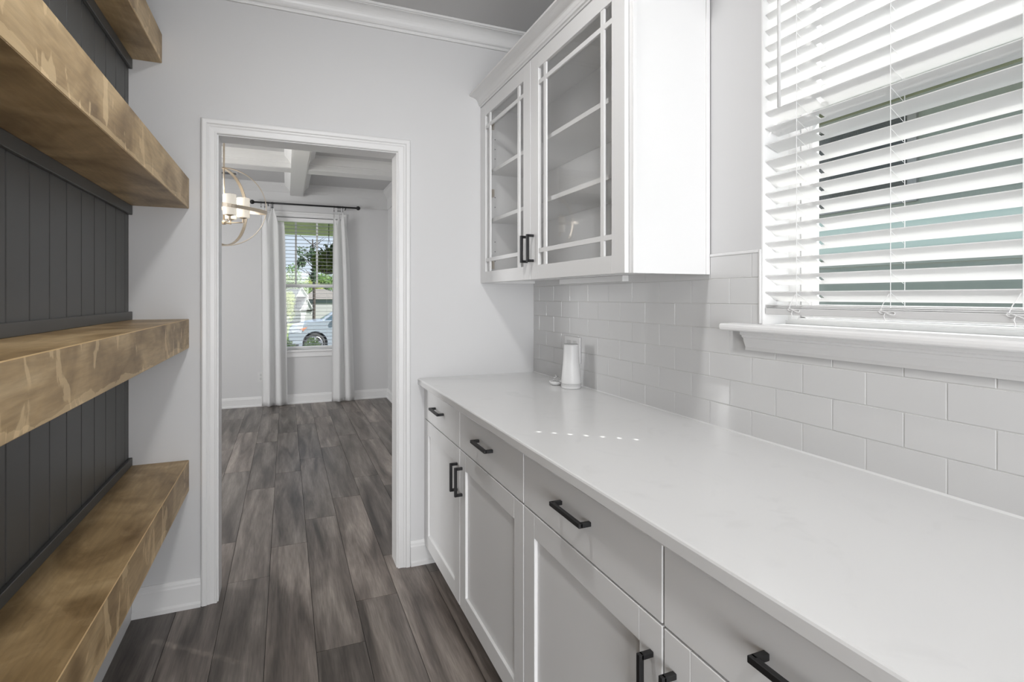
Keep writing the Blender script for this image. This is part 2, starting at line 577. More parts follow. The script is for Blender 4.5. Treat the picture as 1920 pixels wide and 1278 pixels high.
# ------------------------------------------------------------------ door casing and jamb
CP = [(0.005, 0), (0.005, .010), (0.008, .0125), (.013, .0125), (.014, .0105), (.030, .012), (.036, .015), (.041, .0145), (.046, .019), (.058, .020), (.063, .0185), (.0665, .013), (.0665, 0)]
def casing(name, xl, xr, top, y, sgn, mat='trim', prof=CP, z0=0.0):
    b = MB()
    path = [((xl, z0), (-1, 0)), ((xl, top), (-1, 1)), ((xr, top), (1, 1)), ((xr, z0), (1, 0))]
    rs = []
    for (x, z_), (ox, oz) in path:
        rs.append([(x + a * ox, y - p * sgn, z_ + a * oz) for a, p in prof])
    b.rings(rs)
    return struct(b.build(name, mat))
casing('trim_1', DJL, DJR, DJT, D, 1)
casing('trim_2', DJL, DJR, DJT, D + DW, -1)
jb = MB()
jb.box(DJL - .018, DJL, D - .001, D + DW + .001, 0, DJT + .018)
jb.box(DJR, DJR + .018, D - .001, D + DW + .001, 0, DJT + .018)
jb.box(DJL, DJR, D - .001, D + DW + .001, DJT, DJT + .018)
struct(jb.build('trim_3', 'trim'))

# ------------------------------------------------------------------ crown moulding, pantry
def crown_prof(h=.082, p=.082):
    q = [(0, 0), (.010, 0), (.013, .006), (.013, .012), (.020, .015), (.024, .020), (.024, .024)]
    for i in range(9):
        a = i / 8 * PI / 2
        q.append((.024 + (p - .036) * (1 - math.cos(a)), .024 + (h - .036) * math.sin(a)))
    q += [(p - .012, h - .010), (p - .004, h - .008), (p, h - .003), (p, h), (0, h)]
    return q
CPR = crown_prof()
struct(MB().prism([(D - a, HC - .082 + b) for a, b in CPR], 'x', XL, XW).build('trim_4', 'trim'))
struct(MB().prism([(XW - a, HC - .082 + b) for a, b in CPR], 'y', -1.0, 1.27).build('trim_5', 'trim'))

# ------------------------------------------------------------------ chunky wooden shelves
def shelf(x1, z0, z1, label):
    o = empty('wooden_shelf', (XB, 1.2, z0))
    tag(o, label, 'shelf', 'chunky wooden wall shelves')
    t = .019
    xb = XB + .0005
    y0, y1 = -0.35, D - .001
    # mitred box beam: top, front, bottom boards
    MB().prism([(xb, z1), (xb, z1 - t), (x1 - t, z1 - t), (x1, z1)], 'y', y0, y1).build('top_board', 'shelf', o, bevel=.0019, seg=1, loc=(xb, y0, z0)).data.materials.append(M['shelf_edge'])
    MB().prism([(x1, z1), (x1 - t, z1 - t), (x1 - t, z0 + t), (x1, z0)], 'y', y0, y1).build('front_board', 'shelf', o, bevel=.0019, seg=1, loc=(xb, y0, z0)).data.materials.append(M['shelf_edge'])
    MB().prism([(xb, z0 + t), (xb, z0), (x1, z0), (x1 - t, z0 + t)], 'y', y0, y1).build('bottom_board', 'shelf', o, bevel=.0016, seg=1, loc=(xb, y0, z0))
    for ch in o.children:
        if ch.modifiers: 
            if ch.modifiers[0].width > .0017: ch.modifiers[0].material = 1
    return o
shelf(-0.482, 2.291, 2.412, 'shallow chunky wooden shelf at the very top, highest of the four')
shelf(-0.383, 1.690, 1.818, 'chunky brown wooden shelf above eye level, dark underside, second from the top')
shelf(-0.383, 1.0985, 1.222, 'chunky brown wooden shelf with pale worn patches, just below eye level')
shelf(-0.383, 0.493, 0.624, 'lowest chunky wooden shelf, above the floor, golden brown top in full view')

# ------------------------------------------------------------------ base cabinets
XF = 0.6365       # face of doors and drawers
GAPS = [2.523, 1.962, 1.367, 0.770, 0.175, -0.42]

def handle(parent, y, z, length, vertical, x=XF, so=.032):
    b = MB()
    r = .0052
    hl = length / 2
    if vertical:
        b.box(x - so, x - so + 2 * r, y - r, y + r, z - hl, z + hl)
        for s in (-1, 1):
            zz = z + s * (hl - r)
            b.box(x - so + r, x, y - r, y + r, zz - r, zz + r)
    else:
        b.box(x - so, x - so + 2 * r, y - hl, y + hl, z - r, z + r)
        for s in (-1, 1):
            yy = y + s * (hl - r)
            b.box(x - so + r, x, yy - r, yy + r, z - r, z + r)
    o = b.build('handle', 'black', parent, bevel=.0012, loc=(x, y, z))
    o['label'] = 'black bar pull'
    return o

def shaker(parent, y0, y1, z0, z1, x=XF, st=.066, t=.019):
    """door: stiles and rails around a recessed panel; y0<y1"""
    b = MB()
    b.box(x, x + t, y0, y0 + st, z0, z1); b.box(x, x + t, y1 - st, y1, z0, z1)
    b.box(x, x + t, y0 + st, y1 - st, z0, z0 + st); b.box(x, x + t, y0 + st, y1 - st, z1 - st, z1)
    b.box(x + .0095, x + t, y0 + st - .004, y1 - st + .004, z0 + st - .004, z1 - st + .004)
    return b.build('door', 'cabinet', parent, bevel=.0014, loc=(x, (y0 + y1) / 2, z0))

def base_cab(ya, yb, mid, label):
    """ya > yb (ya further away)"""
    o = empty('base_cabinet', (0.9, (ya + yb) / 2, 0))
    tag(o, label, 'cabinet', 'white base cabinets under the counter')
    b = MB()
    b.box(XF + .0225, XR, yb + .0005, ya - .0005, .10, .883)
    b.build('body', 'cabinet', o)
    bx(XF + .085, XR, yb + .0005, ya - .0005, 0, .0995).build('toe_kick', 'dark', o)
    g = .0028
    for (a, c, hy) in ((ya, mid, mid + .031), (mid, yb, mid - .031)):
        dr = bx(XF, XF + .0195, c + g, a - g, .7215, .868).build('drawer', 'cabinet', o, bevel=.0014, loc=(XF, (a + c) / 2, .72))
        handle(dr, (a + c) / 2 + .012, .806, .142, False)
        do = shaker(o, c + g, a - g, .101, .7165)
        handle(do, hy, .600, .112, True)
    return o
base_cab(2.523, 1.367, 1.962, 'white base cabinet with paired doors and drawers, nearest the doorway')
base_cab(1.367, 0.175, 0.770, 'white base cabinet with two doors and two drawers, in the foreground')
base_cab(0.175, -1.0, -0.42, 'white base cabinet beside the camera, only a corner of it shows')
fl = bx(XF + .003, XF + .022, 2.5235, D - .0005, .10, .883).build('filler_strip', 'cabinet')
tag(fl, 'narrow white filler strip between the far base cabinet and the doorway wall', 'filler')

# counter top
ct = MB()
xf = 0.6059
pr = [(xf + .002, .8845), (XR + .003, .8845), (XR + .003, .914), (xf + .006, .914), (xf + .002, .9125), (xf, .909), (xf, .888)]
ct.prism(pr, 'y', -1.0, D - .0004)
tag(ct.build('countertop', 'quartz', loc=(0.9, 1.0, .8845)), 'long white quartz countertop running under the window', 'countertop')
cau = MB().prism([(XR, .914), (XR - .004, .914), (XR, .918)], 'y', -1.0, D - .002)
struct(cau.build('trim_6', 'trim'))

# ------------------------------------------------------------------ subway tiles
TW, TH, Z0 = 0.1585, 0.0762, 0.9155
gr = struct(MB().box(XR + .0012, XW + .0001, -1.0, D, .914, 1.235).box(XR + .0012, XW + .0001, 1.099, D, 1.235, 1.4435).build('wall_tiled', 'grout'))
G = 0.0011
tcache = {}
def tile(y0, y1, z0, z1):
    key = (round(y1 - y0, 4), round(z1 - z0, 4))
    loc = (XR, y0, z0)
    if key in tcache:
        o = bpy.data.objects.new('tile', tcache[key])
        C.objects.link(o); o.parent = gr; o.location = loc
        bm = o.modifiers.new('bevel', 'BEVEL'); bm.width = .0011; bm.segments = 2
    else:
        o = bx(XR, XR + .0030, y0 + G, y1 - G, z0 + G, z1 - G).build('tile', 'tile', gr, bevel=.0011, loc=loc)
        tcache[key] = o.data
    # a fitter's hand: each tile a hair out of plane
    o.rotation_euler = (0, random.uniform(-.004, .004), random.uniform(-.0022, .0022))
for row in range(7):
    z0 = Z0 + row * TH - (0.002 if row else .001)
    z1 = Z0 + (row + 1) * TH - .002
    off = 1.4408 if row % 2 == 0 else 1.4408 - TW / 2
    k0 = -18
    for k in range(-18, 20):
        a, b_ = off + k * TW, off + (k + 1) * TW
        a, b2 = max(a, -1.0), min(b_, D)
        if z1 > 1.23:
            a = max(a, 1.099)
        if row == 3 and b2 > 0:   # fourth course is cut down behind the apron
            pass
        if b2 - a < .012: continue
        tile(a, b2, z0, z1)
# edge trims of the tiled field
struct(bx(XR - .003, XW, 1.099, D, 1.4405, 1.449).build('trim_7', 'trim', bevel=.002))
struct(bx(XR - .003, XW, WY1 - .0005, 1.0985, 1.24, 1.449).build('trim_8', 'trim', bevel=.002))

# ------------------------------------------------------------------ upper cabinet with glass doors
UX, UF = 0.952, 0.936
UY0, UY1 = 1.285, D - .0006
UZ0, UZ1 = 1.386, 2.30
uc = tag(empty('wall_cabinet', (1.1, 1.9, UZ0)), 'white wall cabinet with two glass doors above the counter', 'cabinet')
t = .018
bx(UX, XR - .0005, UY0, UY0 + t, UZ0, UZ1).build('side_panel', 'cabinet', uc, bevel=.0012)
bx(UX, XR - .0005, UY1 - t, UY1, UZ0, UZ1).build('side_panel', 'cabinet', uc, bevel=.0012)
b = MB()
b.box(UX + .004, XR - .0005, UY0 + t, UY1 - t, UZ0 + .014, UZ0 + .030); b.box(UX + .004, XR - .0005, UY0 + t, UY1 - t, UZ1 - t, UZ1 - .0005)
b.box(XR - .010, XR - .0005, UY0 + t, UY1 - t, UZ0 + .03, UZ1 - t)
b.build('carcass', 'cabinet_in', uc)
ff = MB()   # face frame
ff.box(UX, UX + .018, UY0 + t, UY0 + .035, UZ0, UZ1); ff.box(UX, UX + .018, UY1 - .045, UY1 - t, UZ0, UZ1)
ff.box(UX, UX + .018, 1.925, 1.963, UZ0 + .03, UZ1 - .03)
ff.box(UX, UX + .018, UY0 + .035, UY1 - .045, UZ0, UZ0 + .030); ff.box(UX, UX + .018, UY0 + .035, UY1 - .045, UZ1 - .04, UZ1)
ff.build('face_frame', 'cabinet', uc)
bx(XR - .030, XR - .001, 1.70, 2.20, UZ0 - .010, UZ0 + .013).build('hanging_rail', 'cabinet', uc)
for zt in (1.955, 1.706):
    bx(UX + .025, XR - .011, UY0 + t + .001, UY1 - t - .001, zt - .009, zt + .009).build('inner_shelf', 'cabinet_in', uc, bevel=.001)
pins = MB()
for zt in (1.50, 1.55, 1.60, 1.78, 1.83, 2.03, 2.08, 2.13):
    for xx in (1.01, 1.19):
        pins.lathe((xx, UY1 - t - .0005, zt), [(0.0001, 0)], 6) if 0 else pins.box(xx - .0022, xx + .0022, UY1 - t - .0008, UY1 - t, zt - .0022, zt + .0022)
pins.build('shelf_pin_holes', 'darkgap', uc)['kind'] = 'stuff'
bx(1.2265, XR - .0008, UY0 - .0045, UY0, UZ0, UZ1).build('scribe_strip', 'cabinet', uc, bevel=.001)
bx(UX + .0, UX + .013, UY0 - .003, UY0, UZ0, UZ1).build('scribe_strip', 'cabinet', uc, bevel=.0008)
# doors
ST = .068
def glass_door(y0, y1, hy):
    z0, z1 = UZ0 + .001, 2.288
    b = MB()
    x, xb = UF, UX - .0015
    b.box(x, xb, y0, y0 + ST, z0, z1); b.box(x, xb, y1 - ST, y1, z0, z1)
    b.box(x, xb, y0 + ST, y1 - ST, z0, z0 + .056); b.box(x, xb, y0 + ST, y1 - ST, z1 - .060, z1)
    d = b.build('door', 'cabinet', uc, bevel=.0012, loc=(x, (y0 + y1) / 2, z0))
    hy0, hy1, hz0, hz1 = y0 + ST, y1 - ST, z0 + .056, z1 - .060
    p = bx(x + .0095, x + .0125, hy0 - .003, hy1 + .003, hz0 - .003, hz1 + .003).build('pane', 'glass', d)
    p['label'] = 'clear glass pane'
    mw = .0105
    for yc in (hy0 + .0535, hy1 - .0535):
        bx(x + .0015, x + .0093, yc - mw, yc + mw, hz0, hz1).build('muntin', 'cabinet', d, bevel=.0012)
    for zc in (hz0 + .058, hz1 - .058):
        bx(x + .0018, x + .0090, hy0, hy1, zc - .0088, zc + .0088).build('muntin', 'cabinet', d, bevel=.0012)
    handle(d, hy, 1.513, .112, True, UF)
    return d
glass_door(1.302, 1.9425, 1.9435 - .026)
glass_door(1.9470, 2.536, 1.9455 + .030)
for zt in (1.48, 1.85, 2.2):
    bx(UX + .02, UX + .05, UY1 - t - .012, UY1 - t, zt - .02, zt + .02).build('hinge', 'nickel', uc)
# crown on the cabinet
cp = [(0, 0), (-.006, 0), (-.008, .006), (-.014, .008), (-.016, .016)]
for i in range(8):
    a = i / 7 * PI / 2
    cp.append((-.018 - .034 * (1 - math.cos(a)), .018 + .030 * math.sin(a)))
cp += [(-.058, .050), (-.064, .052), (-.066, .058), (0, .058)]
CB = UZ1 - .008
b = MB()
b.rings([[(UX - .012 + a, UY1, CB + z_) for a, z_ in cp], [(UX - .012 + a, UY0 + a, CB + z_) for a, z_ in cp], [(XR - .001, UY0 + a, CB + z_) for a, z_ in cp]])
b.build('crown_moulding', 'cabinet', uc)
for yy in (1.345, 1.90):   # bumper screws on the underside
    MB().lathe((1.03, yy, UZ0 + .004), [(.004, 0), (.004, .012)], 10).build('screw', 'nickel', uc)

# ------------------------------------------------------------------ pantry window (window_1)
win = struct(empty('window_1', (XW, (WY0 + WY1) / 2, WZ0)))
VX = 1.345
b = MB()
# drywall return liners
b.box(XW, VX, WY1 - .004, WY1, WZ0, WZ1); b.box(XW, VX, WY0, WY0 + .004, WZ0, WZ1); b.box(XW, VX, WY0, WY1, WZ1 - .004, WZ1)
b.build('liner', 'vinyl', win)
fw = .032
b = MB()
b.box(VX, VX + .075, WY1 - fw, WY1, WZ0 + .012, WZ1); b.box(VX, VX + .075, WY0, WY0 + fw, WZ0 + .012, WZ1)
b.box(VX, VX + .075, WY0 + fw, WY1 - fw, WZ0 + .012, WZ0 + .034); b.box(VX, VX + .075, WY0 + fw, WY1 - fw, WZ1 - fw, WZ1)
b.build('frame', 'vinyl', win, bevel=.002)
ZM = 1.86
for nm, x0, z0, z1 in (('sash', VX + .010, WZ0 + .036, ZM + .02), ('sash', VX + .040, ZM - .02, WZ1 - fw)):
    b = MB()
    y0, y1 = WY0 + fw + .002, WY1 - fw - .002
    s_ = .036
    b.box(x0, x0 + .026, y0, y0 + s_, z0, z1); b.box(x0, x0 + .026, y1 - s_, y1, z0, z1)
    b.box(x0, x0 + .026, y0 + s_, y1 - s_, z0, z0 + s_); b.box(x0, x0 + .026, y0 + s_, y1 - s_, z1 - s_, z1)
    sa = b.build('sash', 'vinyl', win, bevel=.002)
    bx(x0 + .011, x0 + .015, y0 + s_ - .004, y1 - s_ + .004, z0 + s_ - .004, z1 - s_ + .004).build('pane', 'glass_tint', sa)['label'] = 'window glass'
MB().add([(VX + .068, WY0 + fw, WZ0 + .034), (VX + .068, WY1 - fw, WZ0 + .034), (VX + .068, WY1 - fw, ZM + .02), (VX + .068, WY0 + fw, ZM + .02)], [(0, 1, 2, 3)]).build('insect_screen', 'screen', win)
# stool and apron
st = MB()
nose = [(1.196, 1.2385), (1.190, 1.2375), (1.1865, 1.2335), (1.186, 1.228), (1.188, 1.2215), (1.193, 1.2185), (1.200, 1.218)]
st.prism(nose + [(XW, 1.218), (XW, 1.2385)], 'y', .085, 1.190)
st.box(XW, VX, WY0, WY1, 1.218, 1.2385)
st.box(VX - .012, VX, WY0, WY1, 1.2385, 1.249)
st.build('sill', 'vinyl', win, bevel=.0008, seg=1)
ap = [(XR - .0035, 1.163), (XR - .006, 1.163), (XR - .007, 1.172), (XR - .012, 1.180), (XR - .018, 1.190), (XR - .021, 1.199), (XR - .027, 1.201), (XR - .029, 1.206), (XR - .036, 1.209), (XR - .037, 1.218), (XR - .0035, 1.218)]
b = MB()
n_ = len(ap)
ra = [(x, 1.141 - (z_ - 1.160) * .18, z_) for x, z_ in ap]
rb = [(x, .13 + (z_ - 1.160) * .18, z_) for x, z_ in ap]
b.rings([ra, rb])
b.build('apron', 'trim', win)
# paper label on the sash rail
lb = bx(VX - .0006, VX, .478, .520, 1.258, 1.268).build('label_sticker', 'plastic', win)
ink = MB()
xx = .516
for k in range(11):
    wd = random.uniform(.0014, .0030)
    ink.box(VX - .0009, VX - .0006, xx - wd, xx, 1.2600 + random.uniform(0, .0015), 1.2665 - random.uniform(0, .002))
    xx -= wd + .0009
ink.build('print', 'ink', lb)

# ------------------------------------------------------------------ pantry blind
BXN = 1.2525       # room-side edge of slats
SW, SP = .050, .0457
BY0, BY1 = WY0 + .008, WY1 - .006
HY = .940
bl = tag(empty('window_blind', (1.27, (BY0 + BY1) / 2, 1.27)), 'white slatted blind in the window over the counter', 'blind')

def slat_mesh(y0, y1, tilt, hole=True, thick=.0026):
    """flat slat, room edge high, with a small route hole near its far end"""
    b = MB()
    th = thick / 2
    hw, hl = .0064, .0104
    if hole:
        b.box(-SW / 2, SW / 2, HY + hw, y1, -th, th)
        b.box(-SW / 2, SW / 2, y0, HY - hw, -th, th)
        b.box(-SW / 2, -hl, HY - hw, HY + hw, -th, th)
        b.box(hl, SW / 2, HY - hw, HY + hw, -th, th)
    else:
        b.box(-SW / 2, SW / 2, y0, y1, -th, th)
    c_, s_ = math.cos(tilt), math.sin(tilt)
    b.v = [(x * c_ + z_ * s_, y, -x * s_ + z_ * c_) for x, y, z_ in b.v]
    return b
TILT = math.radians(30)
proto = slat_mesh(BY0, BY1, TILT).build('slat', 'slat', bl)
sl_me = proto.data
bpy.data.objects.remove(proto)
flatter = slat_mesh(BY0 + .004, BY1 - .004, math.radians(19)).build('slat', 'slat', bl)
fl_me = flatter.data
bpy.data.objects.remove(flatter)
zc0 = 1.329 - .5 * SW * math.sin(TILT)
xc0 = BXN + .5 * SW * math.cos(TILT)
nsl = 24
for k in range(nsl):
    zc = zc0 + SP * k
    o = bpy.data.objects.new('slat', fl_me if k in (9, 10) else sl_me)
    C.objects.link(o); o.parent = bl
    dz = .004 if k in (9, 10) else random.uniform(-.0006, .0006)
    o.location = Vector((xc0, 0, zc + dz)) - bl.location
# stacked rail at the bottom and head rail
bx(BXN + .001, BXN + .047, BY0, BY1, 1.2910, 1.2935).build('slat', 'plastic', bl)
bx(BXN + .001, BXN + .047, BY0, BY1, 1.2864, 1.2889).build('slat', 'plastic', bl)
bx(BXN - .001, BXN + .049, BY0, BY1, 1.2665, 1.2845).build('bottom_rail', 'plastic', bl, bevel=.002)
bx(BXN - .004, BXN + .052, BY0, BY1, zc0 + SP * nsl, WZ1 - .006).build('head_rail', 'vinyl', bl, bevel=.002)
for yc in (.990, .760, .535, .300):
    b = MB()
    z_top = WZ1 - .05
    for xx in (BXN - .0016, BXN + .0475):
        b.tube([(xx, yc, 1.29), (xx, yc, z_top)], .0008, 5)
    for k in range(nsl):
        zc = zc0 + SP * k - .004
        b.tube([(BXN - .0012, yc, zc + .012), (BXN + .047, yc + .002, zc - .013)], .0006, 4)
    b.build('ladder_cord', 'cord', bl)
    # loose knotted ends at the rail
    lp = []
    for i in range(15):
        a = i / 14 * 2 * PI
        lp.append((BXN - .004 - .002 * math.sin(a), yc + .006 + .017 * math.cos(a), 1.2800 + .0035 * math.sin(2 * a) + .002 * math.cos(a)))
    kb = MB().tube(lp, .0009, 5)
    kb.tube([(BXN - .004, yc + .010, 1.2795), (BXN - .005, yc + .012, 1.272), (BXN - .006, yc + .009, 1.264), (BXN - .006, yc + .011, 1.259)], .0009, 5)
    kb.tube([(BXN - .003, yc + .002, 1.322), (BXN - .004, yc + .014, 1.300), (BXN - .004, yc + .020, 1.284)], .0009, 5)
    kb.build('cord_knot', 'cord', bl)
wd = MB().tube([(1.236, 1.030, 1.826), (1.236, 1.030, 2.40)], .0045, 8)
wd.tube([(1.236, 1.030, 2.40), (1.249, 1.030, 2.415)], .002, 6)
tag(wd.build('tilt_wand', 'plastic', bl, smooth=True), 'x', 'x')
for o in bl.children:
    if o.name.startswith('tilt_wand'):
        del o['label']; del o['category']

# ------------------------------------------------------------------ small things on the counter
df = tag(empty('aroma_diffuser', (1.172, 2.023, .914)), 'white tapered aroma diffuser on the far end of the counter', 'diffuser')
MB().lathe((1.172, 2.023, .914), [(.030, 0), (.041, .001), (.0435, .006), (.0435, .011)], 32).build('foot', 'plastic', df, smooth=False)
MB().lathe((1.172, 2.023, .914), [(.0425, .011), (.0435, .0115), (.0435, .0195), (.0425, .020)], 32).build('base_ring', 'outlet_metal', df)['label'] = 'grey band around the base'
body = MB().lathe((1.172, 2.023, .914), [(.043, .020), (.0435, .028), (.0422, .050), (.0385, .085), (.0355, .120), (.0335, .155), (.0325, .185), (.0315, .1925), (.0290, .1945), (.0285, .190), (.012, .187), (.001, .186)], 32)
o = body.build('shade', 'plastic', df, smooth=True)
for k in range(3):
    a = k * 2.1 + .5
    MB().ball((1.172 + .036 * math.cos(a), 2.023 + .036 * math.sin(a), .9155), .003, 6).build('rubber_foot', 'black', df)

ds = MB().lathe((1.150, 2.120, .914), [(.014, .0005), (.018, .001), (.027, .006), (.031, .014), (.0315, .018), (.029, .0175), (.025, .010), (.016, .005), (.001, .0045)], 28)
tag(ds.build('dish', 'plastic', smooth=True, loc=(1.15, 2.12, .914)), 'small round white dish behind the diffuser', 'dish')
cl = MB()
rnd = random.Random(3)
p = Vector((1.150, 2.120, .924)); pts = []
for i in range(46):
    a = i * .75
    rr = .020 * (1 - i / 62)
    pts.append((1.150 + rr * math.cos(a), 2.120 + rr * math.sin(a), .9225 + i * .00075 + .002 * math.sin(i * 1.3)))
cl.tube(pts, .0016, 6)
tag(cl.build('power_cord', 'outlet_metal', smooth=True, loc=(1.15, 2.12, .92)), 'grey cord coiled up in the small white dish', 'cord')

oc = tag(empty('wall_outlet', (XR, 2.123, 1.074)), 'white outlet with cover plate on the tiles behind the diffuser', 'outlet')
bx(XR - .0065, XR - .0004, 2.053, 2.193, 1.013, 1.132).build('cover_plate', 'plastic', oc, bevel=.0025)
for zz in (1.045, 1.10):
    for yy in (2.095, 2.152):
        bx(XR - .0085, XR - .0064, yy - .016, yy + .016, zz - .014, zz + .014).build('socket', 'outlet_metal', oc, bevel=.002)

# ------------------------------------------------------------------ recessed ceiling lamps, the overhead one added as fill
def can(x, y, z, label):
    o = tag(empty('recessed_light', (x, y, z)), label, 'ceiling light', 'recessed ceiling lights')
    MB().lathe((x, y, z), [(.082, -.0005), (.088, -.004), (.094, -.001), (.094, 0)], 28).build('trim_ring', 'plastic', o)
    MB().lathe((x, y, z), [(.001, -.003), (.080, -.003), (.080, -.001), (.001, -.001)], 28).build('lens', 'lens', o)
can(.05, -.70, HC, 'white recessed ceiling light behind the camera')
can(.15, 1.15, HC, 'white ceiling light added out of view above the middle of the pantry')

# ------------------------------------------------------------------ dining room: coffered ceiling
def beam_x(x0, x1, y0, y1, name):
    b = MB()
    zb = 2.565
    b.box(x0, x1, y0 + .012, y1 - .012, zb, HD)
    for s, yy in ((1, y0), (-1, y1)):
        q = [(yy + .012 * s, zb + .004), (yy + .0 * s, zb + .004), (yy, zb + .045), (yy - .006 * s, zb + .050), (yy - .006 * s, zb + .062), (yy - .030 * s, zb + .085), (yy - .055 * s, zb + .105), (yy - .060 * s, HD), (yy + .012 * s, HD)]
        b.prism(q, 'x', x0, x1)
    return struct(b.build(name, 'beam'))
def beam_y(y0, y1, x0, x1, name):
    b = MB()
    zb = 2.560
    b.box(x0 + .012, x1 - .012, y0, y1, zb, HD)
    for s, xx in ((1, x0), (-1, x1)):
        q = [(xx + .012 * s, zb + .004), (xx, zb + .004), (xx, zb + .045), (xx - .006 * s, zb + .050), (xx - .006 * s, zb + .062), (xx - .030 * s, zb + .085), (xx - .055 * s, zb + .105), (xx - .060 * s, HD), (xx + .012 * s, HD)]
        b.prism(q, 'y', y0, y1)
    return struct(b.build(name, 'beam'))
for k, yb_ in enumerate((3.95, 5.44)):
    beam_x(-3.0, XW, yb_, yb_ + .21, 'beam_across')
for k, xb_ in enumerate((-2.55, -1.25, .045)):
    beam_y(D + DW, F, xb_, xb_ + .16, 'beam_lengthwise')
# crown and frieze round the room
fr = [(0, 2.455), (.008, 2.455), (.010, 2.462), (.006, 2.468), (.006, 2.592), (.014, 2.600), (.030, 2.625), (.052, 2.652), (.062, 2.668), (.068, HD), (0, HD)]
struct(MB().prism([(F - a, z_) for a, z_ in fr], 'x', -3.0, XW).build('trim_9', 'frieze'))
struct(MB().prism([(XW - a, z_) for a, z_ in fr], 'y', D + DW, F).build('trim_10', 'frieze'))
cv = tag(empty('ceiling_vent', (-.62, 6.50, HD)), 'white ceiling vent with dark grille in the dining room', 'vent')
MB().box(-.82, -.50, 6.43, 6.57, HD - .006, HD - .0003).build('frame', 'plastic', cv, bevel=.002)
MB().box(-.80, -.52, 6.45, 6.55, HD - .0085, HD - .006).build('grille', 'register', cv)

# ------------------------------------------------------------------ far window (window_2)
w2 = struct(empty('window_2', ((FX0 + FX1) / 2, F, FZ0)))
GX0, GX1, GZ0, GZ1 = -.135, .618, .69, 2.268
VY = F + .06
b = MB()
b.box(FX0, GX0, VY, VY + .06, FZ0, FZ1); b.box(GX1, FX1, VY, VY + .06, FZ0, FZ1)
b.box(GX0, GX1, VY, VY + .06, FZ0, GZ0); b.box(GX0, GX1, VY, VY + .06, GZ1, FZ1)
b.box(GX0, GX1, VY - .005, VY + .055, 1.435, 1.478)
b.build('frame', 'vinyl', w2, bevel=.002)
for xm in (.116, .367):
    bx(xm - .011, xm + .011, VY + .012, VY + .032, 1.478, GZ1).build('muntin', 'vinyl', w2)
bx(GX0 - .005, GX1 + .005, VY + .035, VY + .039, GZ0 - .005, 1.44).build('pane', 'glass_tint', w2)
bx(GX0 - .005, GX1 + .005, VY + .035, VY + .039, 1.47, GZ1 + .005).build('pane', 'glass_tint', w2)
casing('trim_11', FX0, FX1, FZ1, F, 1, z0=.655)
b = MB().box(FX0 - .09, FX1 + .09, F - .035, F + .06, .640, .664).box(FX0 - .065, FX1 + .065, F - .014, F, .575, .640)
b.build('sill', 'trim', w2, bevel=.003)

b2 = tag(empty('window_blind', ((FX0 + FX1) / 2, F + .03, .70)), 'open slatted blind in the dining room window between the curtains', 'blind')
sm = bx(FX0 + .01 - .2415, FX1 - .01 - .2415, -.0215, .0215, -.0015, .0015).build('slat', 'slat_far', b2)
sme = sm.data
bpy.data.objects.remove(sm)
zz = .73
while zz < 2.23:
    o = bpy.data.objects.new('slat', sme)
    C.objects.link(o); o.parent = b2; o.location = Vector((.2415, F + .032, zz)) - b2.location
    zz += .0447
bx(FX0 + .01, FX1 - .01, F + .004, F + .055, 2.245, 2.293).build('head_rail', 'vinyl', b2, bevel=.002)
bx(FX0 + .01, FX1 - .01, F + .010, F + .054, .690, .705).build('bottom_rail', 'vinyl', b2, bevel=.002)
b = MB()
for xx in (.0, .2415, .48):
    b.tube([(xx, F + .009, .70), (xx, F + .009, 2.25)], .0008, 4)
b.build('ladder_cord', 'cord', b2)

# curtain rod
RY = 6.805
RZ = 2.442
rd = tag(empty('curtain_rod', (.24, RY, RZ)), 'black curtain rod with ball ends above the dining room window', 'curtain rod')
MB().tube([(-.36, RY, RZ), (.83, RY, RZ)], .0105, 10).build('pole', 'black', rd, smooth=True)
for xx in (-.372, .855):
    MB().ball((xx, RY, RZ), .026, 12).build('finial', 'black', rd, smooth=True)
for xx in (-.20, .70):
    MB().tube([(xx, F - .001, RZ - .02), (xx, RY, RZ - .018), (xx, RY, RZ - .008)], .006, 8).build('bracket', 'black', rd)
    
ring0 = None
def ring(x):
    b = MB()
    pts = [(x, RY + .019 * math.sin(a), RZ - .006 + .019 * math.cos(a)) for a in [2 * PI * i / 14 for i in range(14)]]
    b.tube(pts, .0022, 5, loop=True)
    b.tube([(x, RY, RZ - .026), (x, RY, RZ - .045)], .002, 5)
    b.box(x - .004, x + .004, RY - .004, RY + .004, RZ - .060, RZ - .044)
    b.build('ring', 'black', rd)
for x in (-.275, -.235, -.165, -.150, -.145, .560, .605, .620, .635, .665):
    ring(x)

def curtain(label, xt0, xt1, xb0, xb1, peaks, waves):
    nx, nz = 80, 40
    v, f = [], []
    zt = RZ - .048
    for j in range(nz + 1):
        tz = j / nz
        for i in range(nx + 1):
            s_ = i / nx
            # top edge dips between the rings
            dmin = min(abs(s_ - p_) for p_ in peaks)
            top = zt - min(dmin * .95, .17)
            z_ = .012 + (top - .012) * (1 - tz)
            g_ = tz ** .55
            x = (xt0 + (xt1 - xt0) * s_) * (1 - g_) + (xb0 + (xb1 - xb0) * s_) * g_
            amp = .012 + .020 * g_
            y = RY + amp * math.sin(s_ * 2 * PI * waves + .6) + .004 * math.sin(s_ * 2 * PI * waves * 1.7 + 3 * tz)
            v.append((x, min(y, F - .05), z_))
    for j in range(nz):
        for i in range(nx):
            a = j * (nx + 1) + i
            f.append((a, a + 1, a + nx + 2, a + nx + 1))
    o = MB().add(v, f).build('curtain', 'curtain', smooth=True, loc=((xb0 + xb1) / 2, RY, 0))
    sld = o.modifiers.new('thick', 'SOLIDIFY'); sld.thickness = .0015
    tag(o, label, 'curtain', 'white curtains of the dining room window')
curtain('white curtain hanging to the left of the dining room window', -.285, -.02, -.268, .018, (.12, .48, .56), 2.3)
